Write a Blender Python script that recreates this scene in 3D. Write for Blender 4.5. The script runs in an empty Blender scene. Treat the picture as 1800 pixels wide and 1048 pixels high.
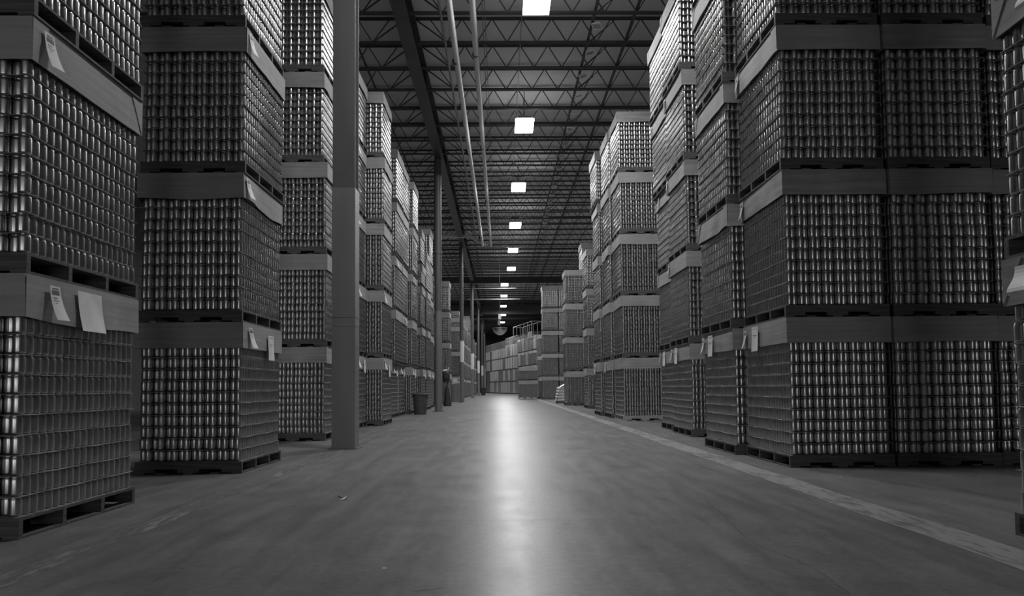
import bpy, bmesh, math, random
from mathutils import Vector, Matrix, Quaternion

# ------------------------------------------------------------------ camera, world, exposure
sc = bpy.context.scene
COL = sc.collection
F_PX, CAM_H = 1320.0, 0.88
PSI, PITCH, ROLL = 0.01562, math.radians(2.9), 0.0096
fwd = Vector((math.sin(PSI) * math.cos(PITCH), math.cos(PSI) * math.cos(PITCH), math.sin(PITCH)))
rgt = Vector((math.cos(PSI), -math.sin(PSI), 0))
up = rgt.cross(fwd)
R = math.cos(ROLL) * rgt - math.sin(ROLL) * up
U = R.cross(fwd)
cam_d = bpy.data.cameras.new('camera')
cam = bpy.data.objects.new('camera', cam_d)
COL.objects.link(cam)
m = Matrix((R, U, -fwd)).transposed().to_4x4()
m.translation = Vector((0, 0, CAM_H))
cam.matrix_world = m
cam_d.sensor_fit = 'HORIZONTAL'
cam_d.sensor_width = 36.0
cam_d.lens = 36.0 * F_PX / 1800.0
cam_d.shift_y = 89.94 / 1800.0
cam_d.clip_start, cam_d.clip_end = 0.05, 400
sc.camera = cam

sc.view_settings.view_transform = 'Standard'
sc.view_settings.look = 'None'
sc.view_settings.gamma = 1.0
sc.view_settings.use_curve_mapping = False
sc.view_settings.exposure = 0.0
DOOR_GLOW = 6.2                   # radiance of the added, unseen doors behind the camera
LAMP = 134.0                      # radiance of the lamp diffusers

w = bpy.data.worlds.new('world')
sc.world = w
w.use_nodes = True
w.node_tree.nodes['Background'].inputs[0].default_value = (0.05, 0.05, 0.05, 1)
w.node_tree.nodes['Background'].inputs[1].default_value = 0.3
cy = sc.cycles
cy.max_bounces = 7
cy.diffuse_bounces = 4
cy.glossy_bounces = 5
cy.transmission_bounces = 2
cy.use_denoising = True
cy.denoising_prefilter = 'ACCURATE'
cy.sample_clamp_indirect = 1.0
cy.caustics_reflective = True
cy.blur_glossy = 1.0

rnd = random.Random(7)

# ------------------------------------------------------------------ materials
def new_mat(name, base, rough=0.6, metal=0.0, spec=0.5):
    mt = bpy.data.materials.new(name)
    mt.use_nodes = True
    nt = mt.node_tree
    b = nt.nodes['Principled BSDF']
    b.inputs['Base Color'].default_value = (base, base, base, 1)
    b.inputs['Roughness'].default_value = rough
    b.inputs['Metallic'].default_value = metal
    b.inputs['Specular IOR Level'].default_value = spec
    return mt, nt, b

def coords(nt, scale, kind='Object'):
    tc = nt.nodes.new('ShaderNodeTexCoord')
    mp = nt.nodes.new('ShaderNodeMapping')
    mp.inputs['Scale'].default_value = scale
    nt.links.new(tc.outputs[kind], mp.inputs['Vector'])
    return mp.outputs['Vector']

def world_coords(nt, scale):
    g = nt.nodes.new('ShaderNodeNewGeometry')
    mp = nt.nodes.new('ShaderNodeMapping')
    mp.inputs['Scale'].default_value = scale
    nt.links.new(g.outputs['Position'], mp.inputs['Vector'])
    return mp.outputs['Vector']

def noise(nt, vec, scale=1.0, detail=4.0, rough=0.55):
    n = nt.nodes.new('ShaderNodeTexNoise')
    n.inputs['Scale'].default_value = scale
    n.inputs['Detail'].default_value = detail
    n.inputs['Roughness'].default_value = rough
    nt.links.new(vec, n.inputs['Vector'])
    return n.outputs['Fac']

def mrange(nt, val, a, b, lo, hi):
    r = nt.nodes.new('ShaderNodeMapRange')
    r.inputs[1].default_value = a
    r.inputs[2].default_value = b
    r.inputs[3].default_value = lo
    r.inputs[4].default_value = hi
    nt.links.new(val, r.inputs[0])
    return r.outputs[0]

def math_n(nt, op, a, b=None):
    n = nt.nodes.new('ShaderNodeMath')
    n.operation = op
    for i, v in enumerate((a, b)):
        if v is None:
            continue
        if isinstance(v, (int, float)):
            n.inputs[i].default_value = v
        else:
            nt.links.new(v, n.inputs[i])
    return n.outputs[0]

def to_color(nt, bsdf, val):
    c = nt.nodes.new('ShaderNodeCombineColor')
    for i in range(3):
        nt.links.new(val, c.inputs[i])
    nt.links.new(c.outputs[0], bsdf.inputs['Base Color'])

def bump(nt, bsdf, val, strength=0.2, dist=0.01):
    b = nt.nodes.new('ShaderNodeBump')
    b.inputs['Strength'].default_value = strength
    b.inputs['Distance'].default_value = dist
    nt.links.new(val, b.inputs['Height'])
    nt.links.new(b.outputs['Normal'], bsdf.inputs['Normal'])

def mottled(name, lo, hi, scale, rough=0.6, metal=0.0, nscale=1.0, bmp=0.0, world=False, spec=0.5, detail=4):
    mt, nt, b = new_mat(name, (lo + hi) / 2, rough, metal, spec)
    v = world_coords(nt, scale) if world else coords(nt, scale)
    n = noise(nt, v, nscale, detail)
    to_color(nt, b, mrange(nt, n, 0.3, 0.7, lo, hi))
    if bmp:
        bump(nt, b, n, bmp)
    return mt

M = {}
# bare metal cans: slight differences of polish from can to can
mt, nt, b = new_mat('can_metal', 0.6, 0.3, 1.0)
v = world_coords(nt, (9, 9, 8))
n = noise(nt, v, 1.0, 2)
to_color(nt, b, mrange(nt, n, 0.3, 0.7, 0.42, 0.56))
nt.links.new(mrange(nt, n, 0.3, 0.7, 0.29, 0.34), b.inputs['Roughness'])
M['can'] = mt
M['sheet'] = mottled('tier_sheet_board', 0.20, 0.28, (3, 3, 3), 0.55)
M['wood'] = mottled('pallet_wood', 0.05, 0.12, (2, 14, 30), 0.8, nscale=1.5, bmp=0.2)
M['wood_pale'] = mottled('pallet_wood_pale', 0.26, 0.40, (2, 14, 30), 0.8, nscale=1.5, bmp=0.2)

def cardboard(name, lo, hi, streak):
    mt, nt, b = new_mat(name, 0.3, 0.75, 0, 0.25)
    # long soft horizontal streaks plus blotches
    v1 = world_coords(nt, (1.2, 1.2, streak))
    n1 = noise(nt, v1, 1.0, 5, 0.6)
    v2 = world_coords(nt, (3, 3, 3))
    n2 = noise(nt, v2, 1.0, 3)
    s = math_n(nt, 'ADD', math_n(nt, 'MULTIPLY', n1, 0.65), math_n(nt, 'MULTIPLY', n2, 0.35))
    to_color(nt, b, mrange(nt, s, 0.35, 0.65, lo, hi))
    bump(nt, b, n1, 0.06)
    return mt
M['card'] = cardboard('cardboard', 0.26, 0.36, 40)
M['card_b'] = cardboard('cardboard_scuffed', 0.22, 0.38, 18)
M['card_line'] = new_mat('cardboard_crease', 0.10, 0.8)[0]
M['paper'] = mottled('white_paper', 0.66, 0.82, (6, 6, 6), 0.7)
M['ink'] = new_mat('print_ink', 0.12, 0.7)[0]
M['wrap'] = mottled('old_stretch_film', 0.20, 0.34, (3, 3, 9), 0.35, nscale=1.0, bmp=0.4)
M['film'] = mottled('stretch_film', 0.5, 0.75, (6, 6, 14), 0.25, nscale=1.0, bmp=0.5)
M['steel'] = mottled('dark_painted_steel', 0.045, 0.07, (2, 2, 2), 0.6)
M['girder'] = mottled('girder_steel', 0.035, 0.06, (1, 1, 1), 0.4)
M['col_dark'] = mottled('column_grey_paint', 0.085, 0.115, (3, 3, 0.5), 0.5, world=True)
M['col_light'] = mottled('column_light_paint', 0.16, 0.20, (3, 3, 0.5), 0.45, world=True)
M['col_white'] = mottled('column_white_paint', 0.72, 0.8, (3, 3, 1), 0.5, world=True)
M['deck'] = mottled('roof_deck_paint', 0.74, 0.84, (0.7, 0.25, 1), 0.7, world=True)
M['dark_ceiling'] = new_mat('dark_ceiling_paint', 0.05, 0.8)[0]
M['pipe'] = mottled('pale_pipe_paint', 0.66, 0.78, (3, 1, 3), 0.4, world=True)
M['conduit'] = mottled('conduit_grey', 0.25, 0.35, (2, 2, 2), 0.4, 0.6)
M['pipe_dark'] = mottled('dull_pipe', 0.16, 0.24, (2, 1, 2), 0.5, world=True)
M['wall'] = mottled('wall_paint', 0.10, 0.15, (0.5, 0.5, 0.5), 0.85)
M['black'] = mottled('black_rubber', 0.025, 0.04, (9, 9, 9), 0.6)
M['bin'] = mottled('bin_plastic', 0.06, 0.085, (6, 6, 6), 0.5)
M['cabinet'] = mottled('cabinet_grey', 0.20, 0.25, (2, 2, 2), 0.6)
M['frame_pale'] = new_mat('pale_wire', 0.8, 0.5)[0]
M['carton'] = mottled('carton_brown', 0.14, 0.22, (1, 1, 2), 0.8)
mt, nt, b = new_mat('lamp_diffuser', 0.8, 0.5)
b.inputs['Emission Color'].default_value = (1, 1, 1, 1)
b.inputs['Emission Strength'].default_value = 15.0
M['lamp'] = mt
mt, nt, b = new_mat('mirror_acrylic', 0.75, 0.12, 1.0)
M['mirror'] = mt

# polished concrete
mt, nt, b = new_mat('polished_concrete', 0.2, 0.3, 0.0, 0.16)
v_big = world_coords(nt, (0.55, 0.3, 1))
n_big = noise(nt, v_big, 1.0, 6, 0.6)
v_tr = world_coords(nt, (7, 0.8, 1))          # tyre tracks along the aisle
n_tr = noise(nt, v_tr, 1.0, 5, 0.65)
v_f = world_coords(nt, (22, 22, 1))
n_f = noise(nt, v_f, 1.0, 6, 0.7)
v_x = world_coords(nt, (2.0, 2.6, 1))
n_x = noise(nt, v_x, 1.0, 4, 0.6)
s = math_n(nt, 'ADD', math_n(nt, 'MULTIPLY', n_big, 0.25), math_n(nt, 'MULTIPLY', n_tr, 0.3))
s = math_n(nt, 'ADD', s, math_n(nt, 'MULTIPLY', n_f, 0.30))
s = math_n(nt, 'ADD', s, math_n(nt, 'MULTIPLY', n_x, 0.15))
to_color(nt, b, mrange(nt, s, 0.42, 0.58, 0.125, 0.225))
rg = math_n(nt, 'ADD', math_n(nt, 'MULTIPLY', n_tr, 0.5), math_n(nt, 'MULTIPLY', n_x, 0.5))
nt.links.new(mrange(nt, rg, 0.35, 0.65, 0.33, 0.41), b.inputs['Roughness'])
hb = math_n(nt, 'ADD', math_n(nt, 'MULTIPLY', n_x, 1.0), math_n(nt, 'MULTIPLY', n_tr, 0.5))
bump(nt, b, hb, 0.05, 0.003)
b.inputs['Coat Weight'].default_value = 0.03
b.inputs['Coat Roughness'].default_value = 0.22
b.inputs['Coat IOR'].default_value = 1.4
M['floor'] = mt
# worn stripe paint
def stripe_mat(name, lo, hi, cover_lo, cover_hi):
    mt, nt, b = new_mat(name, 0.3, 0.4)
    v = world_coords(nt, (30, 3.0, 1))
    n = noise(nt, v, 1.0, 6, 0.7)
    v2 = world_coords(nt, (2.5, 1.2, 1))
    n2 = noise(nt, v2, 1.0, 4, 0.6)
    s = math_n(nt, 'ADD', math_n(nt, 'MULTIPLY', n, 0.6), math_n(nt, 'MULTIPLY', n2, 0.4))
    to_color(nt, b, mrange(nt, s, 0.35, 0.65, lo, hi))
    nt.links.new(mrange(nt, s, cover_lo, cover_hi, 0.0, 1.0), b.inputs['Alpha'])
    return mt
M['stripe'] = stripe_mat('worn_stripe_paint', 0.26, 0.36, 0.30, 0.50)
M['stripe_old'] = stripe_mat('very_worn_stripe', 0.18, 0.30, 0.42, 0.58)
M['crack'] = new_mat('floor_crack', 0.08, 0.8)[0]
M['smear'] = new_mat('rubber_smear', 0.10, 0.5)[0]

# ------------------------------------------------------------------ mesh helpers
def mesh_from(verts, faces, name, mats, idx=None, smooth=False):
    me = bpy.data.meshes.new(name)
    me.from_pydata(verts, [], faces)
    for mm in mats:
        me.materials.append(mm)
    if idx is not None:
        me.polygons.foreach_set('material_index', idx)
    if smooth:
        me.polygons.foreach_set('use_smooth', [True] * len(me.polygons))
    me.update()
    return me

class MB:
    """collects simple solids into one mesh"""
    def __init__(s):
        s.v, s.f, s.i = [], [], []
    def add(s, verts, faces, mi=0):
        o = len(s.v)
        s.v += [tuple(p) for p in verts]
        s.f += [tuple(o + k for k in fc) for fc in faces]
        s.i += [mi] * len(faces)
        return s
    def box(s, a, b, mi=0):
        x0, y0, z0 = a
        x1, y1, z1 = b
        v = [(x0, y0, z0), (x1, y0, z0), (x1, y1, z0), (x0, y1, z0), (x0, y0, z1), (x1, y0, z1), (x1, y1, z1), (x0, y1, z1)]
        f = [(0, 3, 2, 1), (4, 5, 6, 7), (0, 1, 5, 4), (1, 2, 6, 5), (2, 3, 7, 6), (3, 0, 4, 7)]
        return s.add(v, f, mi)
    def bar(s, p, q, wd, ht=None, mi=0):
        """square bar from p to q"""
        p, q = Vector(p), Vector(q)
        d = (q - p).normalized()
        ref = Vector((0, 0, 1)) if abs(d.z) < 0.95 else Vector((0, 1, 0))
        a = d.cross(ref).normalized() * wd / 2
        c = a.cross(d).normalized() * (ht or wd) / 2
        v = [p - a - c, p + a - c, p + a + c, p - a + c, q - a - c, q + a - c, q + a + c, q - a + c]
        f = [(0, 1, 2, 3), (7, 6, 5, 4), (0, 4, 5, 1), (1, 5, 6, 2), (2, 6, 7, 3), (3, 7, 4, 0)]
        return s.add(v, f, mi)
    def tube(s, p, q, r, n=12, r2=None, mi=0, caps=True):
        p, q = Vector(p), Vector(q)
        d = (q - p).normalized()
        ref = Vector((0, 0, 1)) if abs(d.z) < 0.95 else Vector((0, 1, 0))
        a = d.cross(ref).normalized()
        c = a.cross(d).normalized()
        r2 = r if r2 is None else r2
        v = []
        for k in range(n):
            t = 2 * math.pi * k / n
            v.append(p + (a * math.cos(t) + c * math.sin(t)) * r)
        for k in range(n):
            t = 2 * math.pi * k / n
            v.append(q + (a * math.cos(t) + c * math.sin(t)) * r2)
        f = [(k, (k + 1) % n, n + (k + 1) % n, n + k) for k in range(n)]
        if caps:
            f.append(tuple(range(n - 1, -1, -1)))
            f.append(tuple(range(n, 2 * n)))
        return s.add(v, f, mi)
    def lathe(s, c, prof, n=16, mi=0, capb=True, capt=True):
        cx, cy_, cz = c
        v = []
        for (r, z) in prof:
            for k in range(n):
                t = 2 * math.pi * (k + 0.5) / n
                v.append((cx + r * math.cos(t), cy_ + r * math.sin(t), cz + z))
        f = []
        for j in range(len(prof) - 1):
            for k in range(n):
                k2 = (k + 1) % n
                f.append((j * n + k, j * n + k2, (j + 1) * n + k2, (j + 1) * n + k))
        if capb:
            f.append(tuple(range(n - 1, -1, -1)))
        if capt:
            o = (len(prof) - 1) * n
            f.append(tuple(range(o, o + n)))
        return s.add(v, f, mi)
    def mesh(s, name, mats, smooth=False):
        if not isinstance(mats, (list, tuple)):
            mats = [mats]
        return mesh_from(s.v, s.f, name, mats, s.i, smooth)
    def build(s, name, mats, parent=None, loc=None, smooth=False):
        return link(name, s.mesh(name, mats, smooth), parent, loc)

def link(name, me, parent=None, loc=None):
    o = bpy.data.objects.new(name, me)
    COL.objects.link(o)
    if parent is not None:
        o.parent = parent
    if loc is not None:
        o.location = loc
    return o

def shade_auto(me, ang=40):
    me.polygons.foreach_set('use_smooth', [True] * len(me.polygons))
    try:
        me.set_sharp_from_angle(angle=math.radians(ang))
    except Exception:
        pass

def tag(o, label, cat, group=None, kind=None):
    o['label'] = label
    if cat:
        o['category'] = cat
    if group:
        o['group'] = group
    if kind:
        o['kind'] = kind
    return o

def struct(o, label=None):
    o['kind'] = 'structure'
    if label:
        o['label'] = label
    return o

def empty(name, loc, rz=0.0):
    o = bpy.data.objects.new(name, None)
    COL.objects.link(o)
    o.location = loc
    o.rotation_euler = (0, 0, rz)
    o.empty_display_size = 0.1
    return o

# ------------------------------------------------------------------ room shell
XL, XR, Y0, Y1 = -16.0, 16.0, -34.0, 128.0
DECK = 10.42
fl = MB().box((XL, Y0, -0.2), (XR, Y1, 0.0)).build('floor', M['floor'])
struct(fl)
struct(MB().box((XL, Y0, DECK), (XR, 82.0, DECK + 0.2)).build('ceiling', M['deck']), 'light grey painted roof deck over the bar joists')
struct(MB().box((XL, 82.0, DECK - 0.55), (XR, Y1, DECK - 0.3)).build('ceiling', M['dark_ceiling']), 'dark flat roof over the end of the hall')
struct(MB().box((XL - .2, Y0, 0), (XL, Y1, DECK + 0.2)).build('wall_left', M['wall']))
struct(MB().box((XR, Y0, 0), (XR + .2, Y1, DECK + 0.2)).build('wall_right', M['wall']))
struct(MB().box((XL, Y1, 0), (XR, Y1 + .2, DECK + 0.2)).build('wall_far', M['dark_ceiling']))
ADDED_DOORS = [(-13.0, -5.0), (5.5, 12.5)]      # added, unseen glowing doors for the streaks on can fronts, 4.5 m tall
nb = MB()
nb.box((XL, Y0 - .2, 0), (ADDED_DOORS[0][0], Y0, DECK + 0.2)); nb.box((ADDED_DOORS[0][1], Y0 - .2, 0), (ADDED_DOORS[1][0], Y0, DECK + 0.2)); nb.box((ADDED_DOORS[1][1], Y0 - .2, 0), (XR, Y0, DECK + 0.2))
for (xa, xb) in ADDED_DOORS:
    nb.box((xa, Y0 - .2, 4.5), (xb, Y0, DECK + 0.2))
struct(nb.build('wall_near', M['wall']))
mt, nt, b = new_mat('daylight_door', 0.8, 0.6)
b.inputs['Emission Color'].default_value = (1, 1, 1, 1)
b.inputs['Emission Strength'].default_value = 1.5
for k, (xa, xb) in enumerate(ADDED_DOORS):
    struct(MB().box((xa, Y0 - .1, 0.0), (xb, Y0 - .05, 4.5)).build('door_%d' % (k + 1), mt), 'translucent dock door lit by daylight, behind the viewer')

def ribbon(name, pts, wid, mat, z=0.0012, kind_label=None):
    """a thin painted or worn strip lying on the floor"""
    b = MB()
    n = len(pts)
    v = []
    for k, (x, y) in enumerate(pts):
        a = Vector(pts[max(k - 1, 0)]); c = Vector(pts[min(k + 1, n - 1)])
        d = (c - a).normalized()
        nn = Vector((-d.y, d.x)) * (wid[k] if isinstance(wid, list) else wid) / 2
        v += [(x + nn.x, y + nn.y, z), (x - nn.x, y - nn.y, z)]
    f = [(2 * k, 2 * k + 1, 2 * k + 3, 2 * k + 2) for k in range(n - 1)]
    b.add(v, f)
    return b.build(name, mat)

edge = random.Random(3)
pts = [(2.585 + edge.uniform(-.012, .012), -2 + k * 0.9) for k in range(66)]
o = ribbon('trim_1', pts, [0.28 + edge.uniform(-.02, .02) for _ in pts], M['stripe'])
struct(o, 'worn pale painted stripe on the floor')
pts = [(-2.31 + edge.uniform(-.02, .02), -2 + k * 0.9) for k in range(66)]
o = ribbon('trim_2', pts, [0.14 + edge.uniform(-.03, .03) for _ in pts], M['stripe_old'])
struct(o, 'almost worn-off stripe on the floor')

def crack(pts, wd):
    r = random.Random(len(pts) * 13)
    out = []
    for (a, c) in zip(pts[:-1], pts[1:]):
        for t in range(8):
            u = t / 8
            out.append((a[0] + (c[0] - a[0]) * u + r.uniform(-.008, .008), a[1] + (c[1] - a[1]) * u + r.uniform(-.008, .008)))
    out.append(pts[-1])
    return out, [wd * r.uniform(0.3, 1.5) for _ in out]
p_, w_ = crack([(1.56, 5.77), (1.515, 5.18), (1.474, 4.92), (1.40, 4.32), (1.412, 4.1), (1.475, 3.79), (1.49, 3.56), (1.45, 3.15), (1.47, 2.6)], 0.0032)
struct(ribbon('trim_3', p_, w_, M['crack'], 0.0016), 'thin crack in the concrete')
for k, (yy, xa, xb) in enumerate(((5.02, -3.6, 0.9), (11.0, -2.3, 2.5), (17.1, -2.3, 2.5), (29.0, -2.3, 2.5))):
    struct(ribbon('trim_%d' % (4 + k), [(xa + (xb - xa) * t / 12, yy) for t in range(13)], 0.0035, M['smear'], 0.0014), 'saw-cut joint in the concrete')
for k, (xa, ya, xb, yb, wd) in enumerate(((-0.42, 3.30, -0.25, 3.36, .010), (1.19, 5.90, 1.29, 5.9, .012), (0.36, 4.85, 0.45, 4.86, .012))):
    struct(ribbon('trim_%d' % (8 + k), [(xa, ya), ((xa + xb) / 2, (ya + yb) / 2 + .004), (xb, yb)], [0.001, wd, 0.001], M['smear'], 0.0014), 'short black rubber smear on the concrete')

# ------------------------------------------------------------------ roof: joists, girders, bridging
JZ, JD, JS = 9.70, 0.64, 1.524
XJ0, XJ1 = -9.5, 9.5
GX = -2.24
def joist_mesh():
    b = MB()
    for dy in (-0.032, 0.032):
        b.box((XJ0, dy - 0.024, JZ - 0.03), (XJ1, dy + 0.024, JZ - 0.018))
        b.box((XJ0, dy - 0.006 + (0.02 if dy < 0 else -0.02), JZ - 0.03), (XJ1, dy + 0.006 + (0.02 if dy < 0 else -0.02), JZ + 0.03))
        b.box((XJ0, dy - 0.024, JZ + JD - 0.012), (XJ1, dy + 0.024, JZ + JD))
        b.box((XJ0, dy - 0.006, JZ + JD - 0.05), (XJ1, dy + 0.006, JZ + JD))
    pitch = 0.765
    x = GX + 0.9
    zt, zb = JZ + JD - 0.02, JZ
    def webs(x0, sgn, xe):
        x = x0
        while (x < xe) if sgn > 0 else (x > xe):
            b.bar((x, 0, zb), (x + sgn * pitch / 2, 0, zt), 0.024)
            b.bar((x + sgn * pitch / 2, 0, zt), (x + sgn * pitch, 0, zb), 0.024)
            x += sgn * pitch
    webs(GX + 0.95, 1, XJ1 - 0.4)
    webs(GX - 0.95, -1, XJ0 + 0.4)
    for sgn in (-1, 1):
        b.bar((GX + sgn * 0.95, 0, zb), (GX + sgn * 0.12, 0, zt), 0.03)
        b.bar((GX + sgn * 0.95, 0, zb), (GX + sgn * 0.5, 0, zt), 0.024)
        b.bar((GX + sgn * 0.12, 0, zt - .03), (GX + sgn * 0.12, 0, 10.2), 0.06)
    return b.mesh('roof_joist', M['steel'])
jm = joist_mesh()
y = 17.27 - JS * 17
while y < 81.5:
    o = link('roof_joist', jm, None, (0, y, 0))
    tag(o, 'dark open-web steel joist spanning under the roof deck', 'joist', 'open-web roof joists', 'structure')
    y += JS

def i_beam(b, y0, y1, xc, z0, z1, fw=0.34, ft=0.022, wt=0.016):
    b.box((xc - fw / 2, y0, z0), (xc + fw / 2, y1, z0 + ft))
    b.box((xc - fw / 2, y0, z1 - ft), (xc + fw / 2, y1, z1))
    b.box((xc - wt / 2, y0, z0 + ft), (xc + wt / 2, y1, z1 - ft))
COLY = [11.04 + 17.0 * k for k in range(7)]
for k, (ya, yb) in enumerate(((-6.0, 11.04), (11.04, 28.04), (28.04, 45.04), (45.04, 62.04), (62.04, 79.04), (79.04, 96.04), (96.04, 113.04))):
    b = MB()
    i_beam(b, ya + 0.01, yb - 0.01, GX, 9.52, 10.24 if ya < 78 else 9.86)
    yy = ya + 1.5
    while yy < yb:
        b.box((GX - 0.16, yy - .008, 9.54), (GX + 0.16, yy + .008, 10.2 if ya < 78 else 9.84))
        yy += 4.5
    g = b.build('roof_girder', M['girder'])
    tag(g, 'dark steel girder running along the aisle, ' + ['before the cased column', 'from the cased to the round column', 'from the round column to the largest white band', 'from the first to the second white band',
        'from the second to the third white band', 'from the third to the fourth white band', 'past the fourth white band'][k], 'girder', 'girders on the columns', 'structure')
# bridging angles tying the joists together
for (bx, bz) in ((2.32, 9.74), (3.3, 9.76), (-3.62, 9.75), (-5.4, 9.75)):
    b = MB()
    b.box((bx - 0.03, -7, bz - 0.004), (bx + 0.03, 81.5, bz + 0.004))
    b.box((bx - 0.03, -7, bz), (bx - 0.022, 81.5, bz + 0.06))
    tag(b.build('roof_bridging', M['steel']), 'dark steel bridging angle tying the joists lengthwise', 'bridging', 'joist bridging lines', 'structure')
# diagonal tie rods between bridging and joists
b = MB()
yy = 17.27 - JS * 4
while yy < 60:
    b.bar((2.36, yy, JZ + 0.02), (3.02, yy, JZ + 0.58), 0.018)
    b.bar((2.75, yy - JS * .45, JZ + 0.1), (2.40, yy, JZ + .03), 0.016)
    yy += JS
tag(b.build('bridging_rods', M['steel']), 'thin dark brace rods along the bridging line', 'brace', None, 'structure')
NTH16 = ['first', 'second', 'third', 'fourth', 'fifth', 'sixth', 'seventh', 'eighth', 'ninth', 'tenth', 'eleventh', 'twelfth', 'thirteenth', 'fourteenth', 'fifteenth', 'last']
# little pale wire frames hanging at the bridging line, one per joist
def tagframe_mesh(seed):
    r = random.Random(seed)
    b = MB()
    s_ = 0.105
    c = [(-s_, -s_), (s_, -s_), (s_, s_), (-s_, s_)]
    for k in range(4):
        p, q = c[k], c[(k + 1) % 4]
        b.bar((p[0], p[1], 0), (q[0], q[1], 0), 0.022, mi=0)
    b.box((-s_, -s_, -0.002), (s_, s_, 0.002), 1)
    b.bar((0, 0, 0), (-.10, 0, 0.09), 0.008, mi=0)
    return b.mesh('joist_tag', [M['frame_pale'], M['conduit']])
for k in range(16):
    yy = 17.86 + k * 1.47
    o = link('joist_tag', tagframe_mesh(k), None, (2.43 + rnd.uniform(-.02, .02), yy, 9.66))
    o.rotation_euler = (rnd.uniform(-.35, .35), rnd.uniform(-.25, .25), rnd.uniform(-.5, .5))
    tag(o, 'small pale square plate under the roof, %s along the bridging line' % (NTH16[k] + ' one'), 'plate', 'square plates along the bridging line')

# dark cross beams
for (yy, z0, z1, xa, xb, d) in ((60.6, 9.34, 9.86, XJ0, XJ1, .4), (82.0, 8.9, 10.4, XL, XR, .3), (91.0, 9.3, 9.85, XL, XR, .3), (101.0, 9.3, 9.85, XL, XR, .3)):
    struct(MB().box((xa, yy, z0), (xb, yy + d, z1)).build('roof_beam', M['girder']), 'deep dark beam across the hall')

# ------------------------------------------------------------------ ceiling lights
def lamp(x, y, k):
    t = empty('ceiling_light', (x, y, 9.30))
    L, Wd = 1.22, 0.60
    h = MB()
    h.box((-Wd / 2 + .04, -L / 2 + .04, 0.05), (Wd / 2 - .04, L / 2 - .04, 0.10))
    h.box((-Wd / 2 + .1, -L / 2 + .1, 0.12), (Wd / 2 - .1, L / 2 - .1, 0.17))
    h.build('housing', M['cabinet'], t)
    d = MB().box((-Wd / 2 + .005, -L / 2 + .005, 0.0), (Wd / 2 - .005, L / 2 - .005, 0.05))
    d.build('diffuser', M['lamp'], t)
    al = bpy.data.lights.get('lamp_panel')
    if al is None:
        al = bpy.data.lights.new('lamp_panel', 'AREA')
        al.shape = 'RECTANGLE'; al.size = Wd - .02; al.size_y = L - .02
        al.energy = LAMP * math.pi * al.size * al.size_y
    lo = bpy.data.objects.new('lamp_panel', al)
    COL.objects.link(lo); lo.parent = t; lo.location = (0, 0, -0.004)
    for sy in (-0.4, 0.4):
        MB().tube((0, sy, 0.15), (0, sy, 1.1), 0.012, 6).build('hanger', M['conduit'], t)
    return t
NTH = ['first', 'second', 'third', 'fourth', 'fifth', 'sixth', 'seventh', 'eighth', 'ninth', 'tenth', 'eleventh']
lx = [(0.84, 16.23 - 7.45)]  # added unseen lamp, carries the row on to light the near stacks
for (x, y) in lx:
    tag(lamp(x, y, 0), 'bright panel light above the start of the aisle, out of the picture', 'ceiling light', 'aisle ceiling lights')
for (x, y) in [(-8.5, 60), (-8.5, 72), (-8.5, 84), (-8.5, 96), (-8.5, 108), (-5.0, 100), (-5.0, 108), (-5.0, 116), (9.5, 50), (9.5, 62), (9.5, 74)]:  # added unseen lamps that brighten the far stacks
    tag(lamp(x, y, 0), 'panel light above the next bay, hidden behind tall stacks', 'ceiling light', 'lights of the next bays')
vis = [(0.87, 16.0), (0.84, 23.9), (0.83, 31.4), (0.84, 38.9), (0.84, 46.1), (0.84, 53.3), (0.40, 61.6), (0.39, 69.3), (0.37, 78.0), (0.40, 87.4), (0.30, 97.4)]
for k, (x, y) in enumerate(vis):
    lab = 'bright rectangular ceiling light, %s in the row down the aisle' % (NTH[k] if k < 10 else 'last and smallest')
    if k == 0:
        lab = 'biggest bright ceiling light, cut by the top edge of the picture'
    tag(lamp(x, y, k), lab, 'ceiling light', 'aisle ceiling lights')

for (xa, xb) in ADDED_DOORS:  # light of the added doors, sent up the aisle onto the can fronts
    al = bpy.data.lights.new('door_daylight', 'AREA')
    al.shape = 'RECTANGLE'; al.size = xb - xa - .1; al.size_y = 4.4
    al.energy = DOOR_GLOW * math.pi * al.size * al.size_y
    lo = bpy.data.objects.new('door_daylight', al)
    COL.objects.link(lo); lo.location = ((xa + xb) / 2, Y0 - 0.03, 2.25)
    lo.rotation_euler = (-math.pi / 2, 0, math.pi)
# ------------------------------------------------------------------ overhead pipes
def pipe_run(name, pts, r, mat, label, cat='pipe', joints=(), n=16, group=None, drops=()):
    t = empty(name, pts[0])
    for dx_ in drops:
        MB().bar((dx_, 0, r), (dx_, 0, DECK - pts[0][2]), 0.014).build('hanger_rod', M['steel'], t)
    b = MB()
    for a, c in zip(pts[:-1], pts[1:]):
        a2 = Vector(a) - Vector(pts[0]); c2 = Vector(c) - Vector(pts[0])
        b.tube(a2, c2, r, n)
    me = b.mesh('tube', mat)
    shade_auto(me)
    link('tube', me, t)
    for yy in joints:
        q = Vector((pts[0][0], yy, pts[0][2])) - Vector(pts[0])
        hb = MB()
        hb.tube(q - Vector((0, .03, 0)), q + Vector((0, .03, 0)), r + .012, n)
        hb.bar(q + Vector((0, 0, r)), q + Vector((0, 0, 0.9)), 0.014)
        hb.build('hanger_clamp', M['steel'], t)
    tag(t, label, cat, group)
    return t
PZ = 9.30
pipe_run('sprinkler_pipe', [(-1.07, -7, 9.12), (-1.03, 20, 9.12), (-0.97, 43.2, 9.12)], 0.072, M['pipe'],
         'pale overhead pipe beside the girder, wider of the long pair', 'pipe', (18.6, 26.0, 33.5, 41))
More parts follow.
